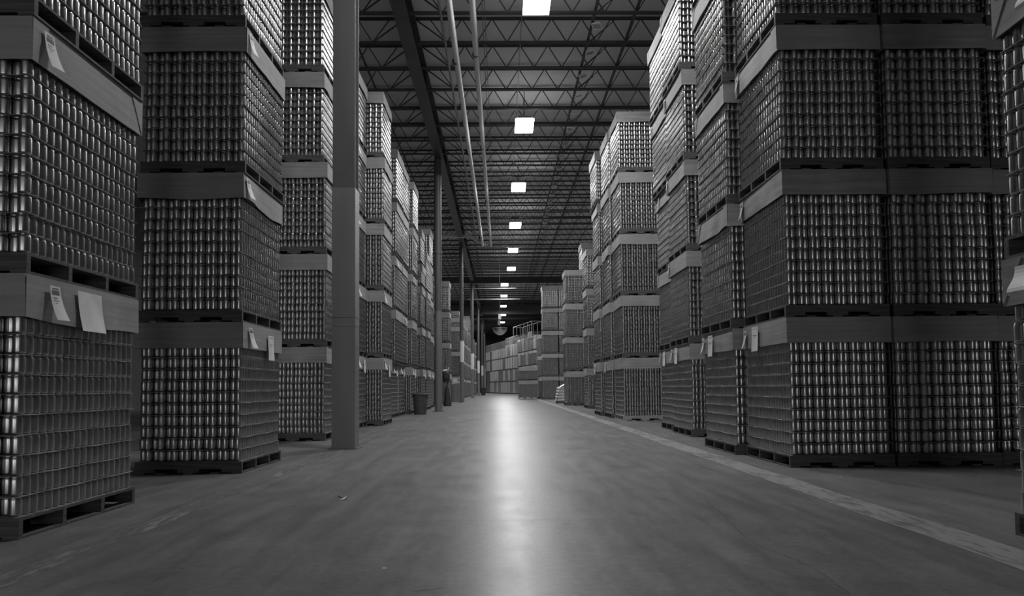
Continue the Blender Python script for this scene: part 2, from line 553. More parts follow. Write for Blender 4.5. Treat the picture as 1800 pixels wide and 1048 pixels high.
pipe_run('sprinkler_pipe', [(-0.56, -7, PZ), (-0.545, 20, PZ), (-0.51, 44.2, PZ)], 0.072, M['pipe'],
         'pale overhead pipe closer to the ceiling lights, other of the long pair', 'pipe', (18.6, 26.0, 33.5, 41))
pipe_run('conduit', [(-1.30, -7, 9.48), (-1.31, 42.6, 9.48)], 0.03, M['conduit'],
         'thin metal conduit running just beside the long pale pipes', 'conduit')
pipe_run('cross_pipe', [(-6.2, 42.9, 9.58), (-1.70, 42.9, 9.58), (-1.36, 42.93, 9.40), (-1.16, 42.96, 9.20)], 0.10, M['pipe'],
         'thick pale pipe crossing behind the round column and bending down to the long pipes', 'pipe')
pipe_run('cross_pipe', [(-0.86, 43.22, PZ - .13), (-0.66, 43.6, PZ - .04)], 0.06, M['pipe'],
         'short slanted pale pipe joining the ends of the long pair', 'pipe')
pipe_run('branch_line', [(-6.0, 45.6, 9.45), (5.0, 45.6, 9.45)], 0.03, M['pipe_dark'],
         'thin pipe crossing the aisle where the long pipes end', 'pipe')
pipe_run('branch_line', [(-3.0, 62.8, 9.2), (1.4, 62.8, 9.2)], 0.035, M['pipe'],
         'thin pale pipe crossing behind the seventh ceiling light', 'pipe', drops=(.5, 3.9))
pipe_run('branch_line', [(-3.0, 70.6, 9.2), (1.9, 70.6, 9.2)], 0.04, M['pipe'],
         'thin bright pipe crossing behind the eighth ceiling light', 'pipe', drops=(.5, 4.4))
for (cx_, lab) in ((-0.36, 'paler'), (-0.30, 'darker')):
    pipe_run('cable_run', [(cx_, -7, 9.9), (cx_, 60, 9.9)], 0.011, M['conduit'],
             'thin %s cable running lengthwise beside the long pale pipes' % lab, 'cable', n=6)
pipe_run('cable_run', [(0.6, -7, 9.98), (0.6, 60, 9.98)], 0.012, M['conduit'], 'thin cable running along above the row of ceiling lights', 'cable', n=6)

# ------------------------------------------------------------------ columns
CXX = -2.31
t = empty('steel_column', (-2.30, COLY[0] + .15, 0))
b = MB()
hw = 0.165
b.box((-hw, -.15, 0.0), (hw, -.128, 9.52)); b.box((-hw, .128, 0), (hw, .15, 9.52)); b.box((-.008, -.128, 0), (.008, .128, 9.52))
b.build('beam_shaft', M['col_dark'], t)
b = MB()
b.box((-hw - .006, -.158, 0), (hw + .006, .158, 3.86))
b.build('column_casing', M['col_light'], t)
b = MB()
b.box((-hw - .009, -.161, 1.93), (hw + .009, .161, 2.06))
b.box((-hw - .008, -.160, 1.80), (hw + .008, .160, 1.806))
b.build('casing_band', M['col_white'] if False else M['col_light'], t)
b = MB()
b.box((-hw - .05, -.2, 0), (hw + .05, .2, 0.012))
b.build('base_plate', M['col_dark'], t)
tag(t, 'big square-cased steel column at the near end of the aisle', 'column')

def round_column(x, y, r, lab, top=9.5, white=False, split=3.74):
    t = empty('steel_column', (x, y, 0))
    me = MB().tube((0, 0, split), (0, 0, top), r, 24).mesh('upper_shaft', M['col_dark']); shade_auto(me)
    link('upper_shaft', me, t)
    me = MB().tube((0, 0, 0.01), (0, 0, split), r + .004, 24).mesh('lower_shaft', M['col_light']); shade_auto(me)
    link('lower_shaft', me, t)
    if white:
        me = MB().tube((0, 0, 2.40), (0, 0, 3.67), r + .012, 24).mesh('white_band', M['col_white']); shade_auto(me)
        w_ = link('white_band', me, t); w_['label'] = 'white painted band'
    MB().tube((0, 0, 5.9), (0, 0, 6.0), r + .02, 24).build('collar', M['col_dark'], t)
    MB().box((-r - .08, -r - .08, 0), (r + .08, r + .08, .012)).build('base_plate', M['col_dark'], t)
    tag(t, lab, 'column')
round_column(CXX, COLY[1], 0.138, 'round grey column just past the dark waste bin')
labs = ['column with the largest white band, beside the grey cabinet', 'column with the second largest white band', 'column with the third white band down the aisle',
        'column with the fourth white band, by the small dark bin', 'distant thin column at the end of the aisle']
for k in range(2, 7):
    round_column(CXX, COLY[k], 0.118, labs[k - 2], top=9.5 if COLY[k] < 80 else 9.45, white=(k < 6))

# ------------------------------------------------------------------ can pallets
D, PT = 0.0775, 0.1225          # can spacing, layer height
PW, PL, PH = 1.118, 1.42, 0.13  # pallet width, length, height
NR = 16
LAYERS = 12
UNIT = PH + LAYERS * PT         # 1.60
CAN_H = PT - 0.0025

def can_profile(hi):
    r = 0.0381
    h = CAN_H
    if hi:
        return [(r * .80, 0.0), (r * .86, .001), (r * .97, .008), (r, .014), (r, h - .026), (r * .975, h - .019), (r * .86, h - .009), (r * .855, h - .004), (r * .90, h - .002), (r * .90, h)]
    return [(r * .84, 0.0), (r, .012), (r, h - .024), (r * .86, h - .008), (r * .90, h)]

def can_positions(side, near, rot_lay=0, deep=2):
    """side: +1 aisle face on +X, -1 on -X. rows run along Y, row 0 at the aisle face.  yields (i, j, x, y)"""
    out = []
    for i in range(NR):
        n = 18 if i % 2 == 0 else 17
        x = side * (PW / 2 - 0.018 - D / 2 - i * D * 0.866)
        for j in range(n):
            y = (j - (n - 1) / 2) * D
            jj = j if near < 0 else n - 1 - j     # counted from the end that faces the viewer
            if i < deep or i >= NR - 1 or jj < 2 or jj >= n - 1:
                out.append((i, jj, x, y))
    return out

def lay_shift(seed):
    r = random.Random(seed)
    return [(r.uniform(-.004, .004), r.uniform(-.005, .005)) for _ in range(30)]

PX = {}
def cans_mesh(side, near, seed, seg, hi, layers=LAYERS, skip_parts=False, with_sheets=False, deep=2):
    prof = can_profile(hi)
    base = MB().lathe((0, 0, 0), prof, seg, capb=False, capt=False)
    bv, bf = base.v, base.f
    v, f, idx = [], [], []
    sh = lay_shift(seed)
    r = random.Random(seed + 99)
    pos = can_positions(side, near, deep=deep)
    for L in range(layers):
        z = PH + L * PT + 0.002
        for (i, jj, x, y) in pos:
            if skip_parts and is_part_can(L, i, jj):
                continue
            dx = sh[L][0] + r.uniform(-.0008, .0008)
            dy = sh[L][1]
            o = len(v)
            v += [(p[0] + x + dx, p[1] + y + dy, p[2] + z) for p in bv]
            f += [tuple(o + q for q in fc) for fc in bf]
    nf = len(f)
    idx = [0] * nf
    if with_sheets:
        for L in range(layers):
            o = len(v)
            sv, sf = sheet_geo(side, seed + L, sh[L], PH + L * PT)
            v += sv
            f += [tuple(o + q for q in fc) for fc in sf]
            idx += [1] * len(sf)
    # dark interior of the load: the tightly packed inner cans
    me = mesh_from(v, f, 'cans', [M['can'], M['sheet']], idx)
    shade_auto(me, 50)
    if with_sheets:
        for p in me.polygons[nf:nf + 0]:
            pass
    return me

def is_part_can(L, i, jj):
    if L > 9:
        return False
    if i == 0 and jj < 6:
        return True
    return 1 <= i <= 4 and jj == 0

def sheet_geo(side, seed, shift, z):
    r = random.Random(seed * 31 + 5)
    hx, hy = PW / 2 - 0.012, PL / 2 - 0.010
    nx, ny = 12, 16
    loop = []
    for k in range(nx):
        loop.append((-hx + 2 * hx * k / nx, -hy))
    for k in range(ny):
        loop.append((hx, -hy + 2 * hy * k / ny))
    for k in range(nx):
        loop.append((hx - 2 * hx * k / nx, hy))
    for k in range(ny):
        loop.append((-hx, hy - 2 * hy * k / ny))
    n = len(loop)
    ph = [r.uniform(0, 6.28) for _ in range(4)]
    v = []
    def rip(k):
        return 0.0030 * math.sin(k * .9 + ph[0]) + 0.002 * math.sin(k * 2.3 + ph[1]) - 0.002
    for k, (x, y) in enumerate(loop):     # outer top, outer bottom, inner top, inner bottom
        dz = rip(k)
        e = 1 + 0.004 * math.sin(k * 1.7 + ph[2])
        v.append((x * e + shift[0], y * e + shift[1], z + dz + 0.0015))
    for k, (x, y) in enumerate(loop):
        dz = rip(k)
        e = 1 + 0.004 * math.sin(k * 1.7 + ph[2])
        v.append((x * e + shift[0], y * e + shift[1], z + dz - 0.0015))
    for k, (x, y) in enumerate(loop):
        v.append((x * .955 + shift[0], y * .965 + shift[1], z + 0.0012))
    f = []
    for k in range(n):
        k2 = (k + 1) % n
        f.append((n + k, n + k2, k2, k))
        f.append((k, k2, 2 * n + k2, 2 * n + k))
        f.append((2 * n + k, 2 * n + k2, n + k2, n + k))
    f.append(tuple(2 * n + k for k in range(n)))
    return v, f

def pallet_mb(b=None, parts=False):
    """stringers run in X, deck boards in Y"""
    hx, hy = PW / 2, PL / 2
    out = {}
    zb, zt = 0.016, PH - 0.020
    s = MB()
    ys = [-hy + .02, -hy / 3, hy / 3, hy - .02]
    def stringer(y):
        q = MB()
        n0, n1, n2, n3 = -hx * .62, -hx * .20, hx * .20, hx * .62
        h = 0.036
        q.box((-hx, y - .02, zb + h), (hx, y + .02, zt))
        q.box((-hx, y - .02, zb), (n0, y + .02, zb + h))
        q.box((n1, y - .02, zb), (n2, y + .02, zb + h))
        q.box((n3, y - .02, zb), (hx, y + .02, zb + h))
        return q
    st = [stringer(y) for y in ys]
    top = MB().box((-hx, -hy, zt), (hx, hy, PH - .002))
    bot = MB()
    for xc in (-hx + .05, -.28, 0, .28, hx - .05):
        bot.box((xc - .05, -hy, 0.0), (xc + .05, hy, zb))
    return st, top, bot

def merge(mbs):
    b = MB()
    for q in mbs:
        o = len(b.v)
        b.v += q.v
        b.f += [tuple(o + k for k in fc) for fc in q.f]
        b.i += q.i
    return b

def cap_mb(seed, side, h=0.275, top_z=UNIT, style=0):
    """cardboard tray turned over the top layers; walls hang straight with a little waviness"""
    r = random.Random(seed * 17 + 3)
    hx, hy = PW / 2 + 0.004, PL / 2 + 0.004
    nx, ny, nz = 10, 14, 3
    loop = []
    for k in range(nx):
        loop.append((-hx + 2 * hx * k / nx, -hy, 0, -1))
    for k in range(ny):
        loop.append((hx, -hy + 2 * hy * k / ny, 1, 0))
    for k in range(nx):
        loop.append((hx - 2 * hx * k / nx, hy, 0, 1))
    for k in range(ny):
        loop.append((-hx, hy - 2 * hy * k / ny, -1, 0))
    n = len(loop)
    ph = [r.uniform(0, 6.28) for _ in range(6)]
    am = [0.0025, 0.005, 0.010, 0.014][style]
    v = []
    for j in range(nz + 1):
        t = j / nz
        for k, (x, y, ox, oy) in enumerate(loop):
            corner = k in (0, nx, nx + ny, 2 * nx + ny)
            a = am * t * (0.6 + math.sin(k * .55 + ph[0]) * .8 + .5 * math.sin(k * 1.3 + ph[1] + t))
            if corner:
                a = am * .4 * t
            a += 0.002
            zz = top_z - .001 - h * t + (am * .9 * math.sin(k * .45 + ph[2]) * t)
            if j == 0:
                zz = top_z - .001
                a = 0
            cx_ = 0 if ox else 0
            v.append((x + ox * a, y + oy * a, zz))
    f = []
    for j in range(nz):
        for k in range(n):
            k2 = (k + 1) % n
            f.append((j * n + k, (j + 1) * n + k, (j + 1) * n + k2, j * n + k2))
    top = tuple(range(n))
    # inner surface
    o = len(v)
    for (x, y, z) in list(v):
        sx = (hx - .005) / hx
        v.append((x * sx, y * sx, z - (0.004 if z > top_z - .01 else 0)))
    for j in range(nz):
        for k in range(n):
            k2 = (k + 1) % n
            f.append((o + j * n + k, o + j * n + k2, o + (j + 1) * n + k2, o + (j + 1) * n + k))
    for k in range(n):
        k2 = (k + 1) % n
        f.append((nz * n + k, o + nz * n + k, o + nz * n + k2, nz * n + k2))
    f.append(top)
    f.append(tuple(reversed([o + k for k in top])))
    b = MB()
    b.add(v, [tuple(reversed(q)) for q in f], 0)
    # glued triangular corner folds on the long sides
    for sx in (-1, 1):
        for (ya, yb) in ((-hy, -hy + .17), (hy, hy - .17)):
            if r.random() < 0.3:
                continue
            x0 = sx * (hx + am * .5 + .006)
            z1, z0 = top_z - .004, top_z - h + .004
            p = [(x0, ya, z1), (x0, yb, z1), (x0, ya, z0), (x0 - sx * .004, ya, z1), (x0 - sx * .004, yb, z1), (x0 - sx * .004, ya, z0)]
            b.add(p, [(0, 1, 2), (5, 4, 3), (0, 3, 4, 1), (1, 4, 5, 2), (2, 5, 3, 0)], 0)
    return b

MESH = {}
def get(key, fn):
    if key not in MESH:
        MESH[key] = fn()
    return MESH[key]

def wrap_mb(layers):
    b = MB()
    hx, hy = PW / 2 + .008, PL / 2 - .17
    z0, z1 = PH + .02, PH + layers * PT - .05
    n = 6
    for k in range(n):                     # overlapping bands of film, each a little slack
        za, zb = z0 + (z1 - z0) * k / n, z0 + (z1 - z0) * (k + 1.08) / n
        zb = min(zb, z1)
        o = .002 * (k % 2)
        v = [(-hx - o, -hy - o, za), (hx + o, -hy - o, za), (hx + o, hy + o, za), (-hx - o, hy + o, za),
             (-hx + .002, -hy + .002, zb), (hx - .002, -hy + .002, zb), (hx - .002, hy - .002, zb), (-hx + .002, hy - .002, zb)]
        b.add(v, [(0, 1, 5, 4), (1, 2, 6, 5), (2, 3, 7, 6), (3, 0, 4, 7)])
    return b

def sheet_mesh(side, seed, shift, z):
    v, f = sheet_geo(side, seed, shift, z)
    return mesh_from(v, f, 'tier_sheet', [M['sheet']])

def paper_mesh(kind, seed):
    """paper stuck on an aisle-side cap wall. local: x outward, y along wall, z up, origin at its top middle"""
    r = random.Random(seed)
    b = MB()
    if kind == 'placard':
        wd, ht, curl = 0.215, 0.29, 0.012
    elif kind == 'big':
        wd, ht, curl = 0.30, 0.27, 0.03
    elif kind == 'label':
        wd, ht, curl = 0.105, 0.22, 0.05
    else:
        wd, ht, curl = 0.17, 0.17, 0.07
    nz, ny = 8, 4
    for lay, off in ((0, 0.0), (1, 0.0012)):
        v = []
        for j in range(nz + 1):
            t = j / nz
            for k in range(ny + 1):
                s_ = k / ny - .5
                xo = 0.002 + curl * (t ** 2) * (1 if kind != 'curl' else math.sin(t * 2.6) * 1.3) + (0.02 * t * s_ if kind == 'label' else 0)
                v.append((xo + off, s_ * wd + (0.02 * t if kind in ('label', 'big') else 0), -t * ht))
        f = []
        for j in range(nz):
            for k in range(ny):
                a = j * (ny + 1) + k
                q = (a, a + ny + 1, a + ny + 2, a + 1)
                f.append(q if lay else tuple(reversed(q)))
        b.add(v, f, 0)
    # faint printed bars
    def bar(t0, t1, s0, s1):
        v = []
        for t in (t0, t1):
            for s_ in (s0, s1):
                xo = 0.002 + curl * (t ** 2) * (1 if kind != 'curl' else math.sin(t * 2.6) * 1.3) + (0.02 * t * s_ if kind == 'label' else 0)
                v.append((xo + .0022, s_ * wd + (0.02 * t if kind in ('label', 'big') else 0), -t * ht))
        b.add(v, [(0, 1, 3, 2), (2, 3, 1, 0)], 1)
    if kind == 'label':
        bar(.06, .10, -.3, .3); bar(.13, .26, -.35, .35); bar(.34, .37, -.3, .1); bar(.42, .44, -.3, .25); bar(.5, .52, -.2, 0)
    elif kind == 'placard':
        bar(.08, .10, -.3, .25); bar(.34, .37, -.32, .3); bar(.41, .43, -.2, .2)
    return b.mesh('paper_' + kind, [M['paper'], M['grey_ink'] if kind == 'placard' else M['ink']])
M['grey_ink'] = new_mat('faint_print', 0.45, 0.7)[0]

ORD = ['floor-level', 'second-tier', 'third-tier', 'fourth-tier', 'fifth-tier', 'sixth-tier']

def can_part_mesh():
    return MB().lathe((0, 0, 0), can_profile(True), 16, capb=False, capt=False).mesh('can', M['can'])

def unit(loc, rz, side, near, where, tier, hi=0, seed=0, layers=LAYERS, papers=(), style=None, cap_h=0.275, extra='', pale_wood=False, top=None, group=None, wrap=False, nocap=False):
    """one pallet load.  hi 2: individual cans, 1: individual sheets, 0: small in the picture"""
    t = empty('can_pallet', loc, rz)
    top_z = PH + layers * PT
    wood = M['wood_pale'] if pale_wood else M['wood']
    wk = 'p' if pale_wood else 'd'
    vs = seed % 3
    st, topm, bot = pallet_mb()
    if hi >= 1:
        po = link('wooden_pallet', get(('deck', wk), lambda: topm.mesh('wooden_pallet', wood)), t)
        for k in range(4):
            link('stringer', get(('st', k, wk), lambda: st[k].mesh('stringer', wood)), po)
        link('bottom_boards', get(('bot', wk), lambda: bot.mesh('bottom_boards', wood)), po)
    else:
        link('wooden_pallet', get(('pal', wk), lambda: merge(st + [topm, bot]).mesh('wooden_pallet', wood)), t)
    if hi == 2:
        o = link('cans', get(('cans2', side, near, vs, layers), lambda: cans_mesh(side, near, vs, 16, True, layers, skip_parts=True)), t)
        o['kind'] = 'stuff'
        cm = get(('can',), lambda: (lambda me: (shade_auto(me, 50), me)[1])(can_part_mesh()))
        sh = lay_shift(vs)
        first = None
        for (i, jj, x, y) in can_positions(side, near):
            for L in range(layers):
                if is_part_can(L, i, jj):
                    if first is None:
                        c = first = link('can', cm, t)
                    else:
                        c = first.copy(); COL.objects.link(c); c.parent = t
                    c.location = (x + sh[L][0], y + sh[L][1], PH + L * PT + .002)
        for L in range(layers):
            link('tier_sheet', get(('sheet', vs, L), lambda: sheet_mesh(side, vs + L, sh[L], PH + L * PT)), t)
    elif hi == 1:
        o = link('cans', get(('cans1', side, near, vs, layers), lambda: cans_mesh(side, near, vs, 12, True, layers)), t)
        o['kind'] = 'stuff'
        sh = lay_shift(vs)
        for L in range(layers):
            link('tier_sheet', get(('sheet', vs, L), lambda: sheet_mesh(side, vs + L, sh[L], PH + L * PT)), t)
    else:
        o = link('cans', get(('cans0', side, near, vs, layers), lambda: cans_mesh(side, near, vs, 8, False, layers, with_sheets=True, deep=1)), t)
        o['kind'] = 'stuff'
    sty = style if style is not None else [0, 0, 1, 1, 2][rnd.randrange(5)]
    cs = seed % 5
    cm_ = M['card_b'] if (seed % 4 == 1) else M['card']
    if not nocap:
        link('cardboard_cap', get(('cap', cs, sty, round(cap_h, 3), layers, seed % 4 == 1), lambda: cap_mb(cs, side, cap_h, top_z, sty).mesh('cardboard_cap', cm_)), t)
    if wrap:
        link('stretch_wrap', get(('wrap', layers), lambda: wrap_mb(layers).mesh('stretch_wrap', M['wrap'])), t)
    for (kind, yy, zz) in papers:
        p = link('paper_' + ('label' if kind in ('label', 'curl') else 'sheet'), get(('paper', kind), lambda: paper_mesh(kind, 5)), t)
        p.location = (side * (PW / 2 + .022), yy, top_z - zz)
        p.rotation_euler = (0, 0, 0 if side > 0 else math.pi)
        p['label'] = 'white printed paper on the cap'
    lab = ('%s pallet of metal cans in %s' % (top or ORD[tier], where)) + ((', ' + extra) if extra else '')
    tag(t, lab, 'pallet of cans', group or 'stacked pallets of cans')
    return t

def stack(xf, yn, side, tiers, where, hi=0, seed=0, dx=(), near=-1, papers=None, styles=None, extras=None, yshift=(), layers=None, pale=(), rot=0.0, his=None, capadd=0):
    """xf: x of the aisle-side face, yn: y of the end nearest the camera"""
    xc = xf - side * PW / 2
    z = 0.0
    for k in range(tiers):
        ly = (layers or {}).get(k, LAYERS)
        ddx = dx[k] if k < len(dx) else (dx[-1] if dx else rnd.uniform(-.015, .015))
        ddy = yshift[k] if k < len(yshift) else rnd.uniform(-.012, .012)
        pp = (papers or {}).get(k, ())
        h = his[k] if his else hi
        unit((xc + ddx, yn + PL / 2 + ddy, z), rot + (rnd.uniform(-.006, .006) if k else rnd.uniform(-.003, .003)), side, near, where, k, h, seed * 7 + k,
             ly, pp, (styles or {}).get(k), 0.275, (extras or {}).get(k, ''), pale_wood=(k in pale),
             top=('topmost' if (k == tiers - 1 and tiers < 5) else None))
        z += PH + ly * PT + 0.0005

# papers: (kind, y along the wall from unit centre, drop below cap top)
LP = [('label', -0.50, .035), ('placard', 0.22, .06)]
RP = [('label', 0.58, .05), ('placard', 0.22, .03)]
T = {}
# --- left side of the aisle
stack(-2.875, 4.56, 1, 4, 'the closest stack, cut by picture side', 2, 1, (0, 0, .02, .02),
      papers={0: [('label', -0.44, .045), ('big', -0.03, .04)], 1: [('label', -0.57, .05)]}, styles={0: 3, 1: 0},
      extras={0: 'blank sheet up'})
stack(-2.73, 7.97, 1, 5, 'the stack just before the cased column', 2, 2, (0, 0, .02, .01, .01),
      papers={0: [('label', -0.52, .05), ('placard', 0.20, .09)], 1: [('label', -.62, .04)], 2: [('label', -.62, .05)]}, styles={0: 0, 1: 3, 2: 1})
stack(-2.98, 12.86, 1, 5, 'the stack half hidden behind the cased column', 2, 3, (0, 0.01, 0.01, -.05, -.05), styles={0: 2, 3: 2})
stack(-3.12, 16.22, 1, 5, 'the stack showing just past the cased column', 1, 4, (0, 0, -.03, -.02, 0.0), papers={0: LP, 1: [('label', -.45, .06)], 2: [('label', -.45, .06)], 3: [('label', -.4, .06)]})
stack(-2.76, 17.74, 1, 5, 'the second stack past the cased column', 1, 5, (0, 0, .01, .02, .0), papers={0: [('label', -.6, .05), ('placard', 0.1, .15)], 1: [('label', -.62, .06)]}, styles={3: 2, 4: 2})
stack(-3.19, 22.1, 1, 5, 'the third stack past the cased column', 1, 6, (0, .12, .12, .16, .18), papers={0: LP, 2: [('label', -.5, .06)]})
stack(-3.17, 23.62, 1, 5, 'the fourth stack past the cased column', 1, 7, (0, .08, .09, .13, .14), papers={0: LP, 1: [('curl', 0, .05)]})
stack(-3.03, 25.66, 1, 5, 'the stack directly behind the waste bin', 1, 8, (0, .03, .04, .08, .1), papers={0: LP})
stack(-3.0, 28.8, 1, 5, 'the second stack behind the waste bin', 1, 9, layers={3: 6, 4: 10}, papers={0: LP})
stack(-2.95, 30.4, 1, 4, 'the third stack behind the waste bin', 1, 10, papers={0: LP}, his=[0, 0, 0, 0])
stack(-3.08, 33.3, 1, 5, 'the stack showing just before the round column', 0, 11, papers={0: LP})
stack(-3.12, 36.9, 1, 4, 'the stack half hidden by the round column', 0, 12)
stack(-2.62, 38.75, 1, 4, 'the stack just past the round column', 1, 13, his=[0, 0, 0, 0])
stack(-2.56, 48.4, 1, 3, 'the low stack behind the grey cabinet', 0, 14)
stack(-2.50, 50.2, 1, 4, 'the stack behind the column with the largest white band', 0, 15, layers={3: 5})
stack(-2.95, 54.0, 1, 4, 'the next stack past the largest white band', 0, 16)
names = ['the second stack past the largest white band', 'the third stack past the largest white band', 'the stack just before the second white band', 'the stack just past the second white band',
         'the second stack past the second white band', 'the third stack past the second white band', 'the stack just before the third white band', 'the stack just past the third white band',
         'the second stack past the third white band', 'the last stack before the fourth white band']
for k, (xf, yn, tr) in enumerate(((-3.2, 57.5, 4), (-3.2, 63.5, 4), (-3.15, 65.1, 4), (-3.15, 68.2, 4), (-3.1, 70.0, 4), (-3.05, 74.5, 5), (-3.05, 78.6, 5), (-3.0, 80.2, 4), (-3.0, 86.0, 4), (-2.95, 92.0, 4))):
    stack(xf, yn, 1, tr, names[k], 0, 20 + k)

# --- striped side of the aisle
stack(2.97, 2.92, -1, 4, 'the stack cropped by the picture edge beyond the stripe', 2, 31, (0, 0, -.04, -.06), near=1, papers={0: [], 1: [('curl', .34, .08)], 0: [('curl', 0.50, .06)]}, styles={0: 0})
stack(4.12, 2.92, -1, 4, 'the second row, outside the picture beyond the cropped stack', 0, 30, near=1)  # added unseen stack, keeps light off the row behind the corner stack
stack(3.06, 7.95, -1, 5, 'the big corner stack beside the floor stripe', 2, 32, (0, -.0, -.015, -.03, -.03), papers={0: RP, 1: [('label', .6, .05)], 2: [('label', .6, .05)], 3: [('label', .6, .05)]}, styles={0: 0, 1: 0, 2: 1})
stack(4.215, 7.95, -1, 5, 'the second row, right behind the corner stack', 2, 33, (0, 0, -.01, -.02, -.02), styles={0: 1, 1: 2})
stack(5.37, 8.0, -1, 4, 'the third row, in the dark behind the corner stack', 0, 34)
stack(2.95, 9.47, -1, 5, 'the second stack along the floor stripe', 2, 35, (0, -.02, -.03, -.05, -.06), papers={0: RP}, styles={1: 3, 2: 1})
stack(4.1, 9.5, -1, 4, 'the second row, hidden behind the second stripe-side stack', 0, 36)
stack(3.25, 12.8, -1, 5, 'the third stack along the floor stripe', 2, 37, (0, -.02, -.02, -.04, -.08), papers={0: RP, 1: [('label', .6, .05)], 2: [('label', .6, .05)], 3: [('label', .6, .05)]})
stack(3.36, 14.3, -1, 5, 'the fourth stack along the floor stripe', 1, 38, (0, -.02, -.04, -.1, -.14), papers={0: RP, 2: [('label', .3, .05)], 3: [('label', .6, .05)]})
stack(3.11, 19.1, -1, 5, 'the fifth stack along the floor stripe', 1, 39, (0, 0, -.01, -.02, -.03), papers={}, styles={1: 1, 4: 2}, pale=(0,), extras={0: 'on pale wood'})
stack(4.27, 19.1, -1, 5, 'the second row, behind the fifth stripe-side stack', 0, 40)
stack(3.04, 20.65, -1, 5, 'the sixth stack along the floor stripe', 1, 41, (0, -.01, 0, .0, 0), papers={0: RP}, styles={2: 3})
stack(2.97, 22.4, -1, 5, 'the seventh stack along the floor stripe', 1, 42, (0, 0, .0, -.0, -.05), papers={0: RP})
stack(3.47, 29.9, -1, 4, 'the eighth stack along the floor stripe', 1, 43, his=[1, 1, 1, 1])
stack(3.07, 35.3, -1, 4, 'the stack beside the film-wrapped sacks', 1, 44, his=[0, 0, 0, 0])
stack(4.05, 36.9, -1, 5, 'the tall stack peeking over the eighth stripe-side stack', 0, 45)
stack(4.32, 35.3, -1, 4, 'the second row, behind the stack beside the sacks', 0, 46)
stack(2.97, 52.7, -1, 5, 'the stack across the gap past the film-wrapped sacks', 0, 47)
stack(4.14, 52.7, -1, 5, 'the second row, behind the stack past the gap', 0, 48)

# two short loads standing turned, long side to the aisle
for k, (z, ly) in enumerate(((0, 10), (PH + 10 * PT, 7))):
    unit((2.02, 54.9 + PW / 2, z), -math.pi / 2, 1, -1, 'the low pair alone at mid-aisle', k, 0, 60 + k, ly, (), 0, top=('bottom' if k == 0 else 'top'))
stack(2.85, 56.6, -1, 3, 'the low stack just behind the mid-aisle pair', 0, 50)

# angled line of stacks closing the far end
ang = math.atan2(4.4, 20.0)
NEARW = 'row of the angled far line'
cnt = ['first', 'second', 'third', 'fourth', 'fifth', 'sixth', 'seventh', 'eighth', 'ninth', 'tenth', 'eleventh', 'twelfth', 'thirteenth', 'last']
far_tops = []
wr = random.Random(12)
for q in range(14):
    px = 2.75 - 4.4 * (q + .5) / 14
    py = 94.8 + 20.5 * (q + .5) / 14
    z = 0
    for k in range(4):
        unit((px, py, z), ang, -1, -1, 'the angled line far down, %s stack along' % cnt[q], k, 0, 70 + q * 3 + k, LAYERS if k < 3 or q < 5 else 10, (), 0, group='angled far line of pallets', wrap=wr.random() < (.45, .6, .7, .85)[k], nocap=True)
        z += PH + (LAYERS if k < 3 or q < 5 else 10) * PT
    far_tops.append((px, py, z))
for q in range(5):
    px, py = 4.2 - 1.45 * q / 4, 80.0 + 7.4 * q / 4
    z = 0
    for k in range(4):
        unit((px, py, z), ang, -1, -1, 'the tall line before the far one, %s stack along' % cnt[q], k, 0, 90 + q * 3 + k, LAYERS, (), 0, group='tall far line of pallets', wrap=(q * 3 + k * 2) % 5 < 2)
        z += UNIT

# open stacking frames on top of the far lines
def rack_frame(loc, rz, L, Wd, Hh, lab, posts=3, grp=None, fill=None):
    t = empty('stacking_rack', loc, rz)
    for ix in (-1, 1):
        for k in range(posts):
            yy = -L / 2 + L * k / (posts - 1)
            MB().bar((ix * Wd / 2, yy, 0), (ix * Wd / 2, yy, Hh), 0.06).build('post', M['cabinet'], t)
    rb = MB()
    for zz in (0.04, Hh):
        for ix in (-1, 1):
            rb.bar((ix * Wd / 2, -L / 2, zz), (ix * Wd / 2, L / 2, zz), 0.05)
        for iy in (-1, 1):
            rb.bar((-Wd / 2, iy * L / 2, zz), (Wd / 2, iy * L / 2, zz), 0.05)
    rb.build('rail', M['cabinet'], t)
    tag(t, lab, 'rack', grp)
    return t
for q, (px, py, z) in enumerate(far_tops):
    rack_frame((px, py, z), ang, 1.3, 1.0, 1.05, 'open post rack on top of the %s stack of the angled far line' % cnt[q], 3, 'post racks on the far line')
rack_frame((3.0, 84.0, UNIT * 4 + .0), ang, 8.4, 1.1, 1.5, 'long pale open frame standing above the tall far line', 6)
for q in range(4):
    bx = MB().box((-.7, -.9, 0), (.7, .9, 1.5)).build('carton', M['carton'], None, (4.3 - q * .2, 98.0 + q * 4.5, UNIT * 4 + .8))
    bx.rotation_euler = (0, 0, ang)
    bx.location.z = 0
    # tall dark stack behind the far line
    bx.scale = (1, 1, 1)
    MBz = MB()
    bpy.data.objects.remove(bx)
    t = empty('carton_stack', (4.4 - q * .75, 97.5 + q * 4.6, 0), ang)
    for j in range(5):
        MB().box((-.6, -1.0, j * 1.62), (.6, 1.0, j * 1.62 + 1.6)).build('carton', M['carton'], t)
    tag(t, 'tall dark carton stack showing over the far line, %s from the aisle bend' % cnt[q], 'carton stack', 'dark cartons behind the far line')

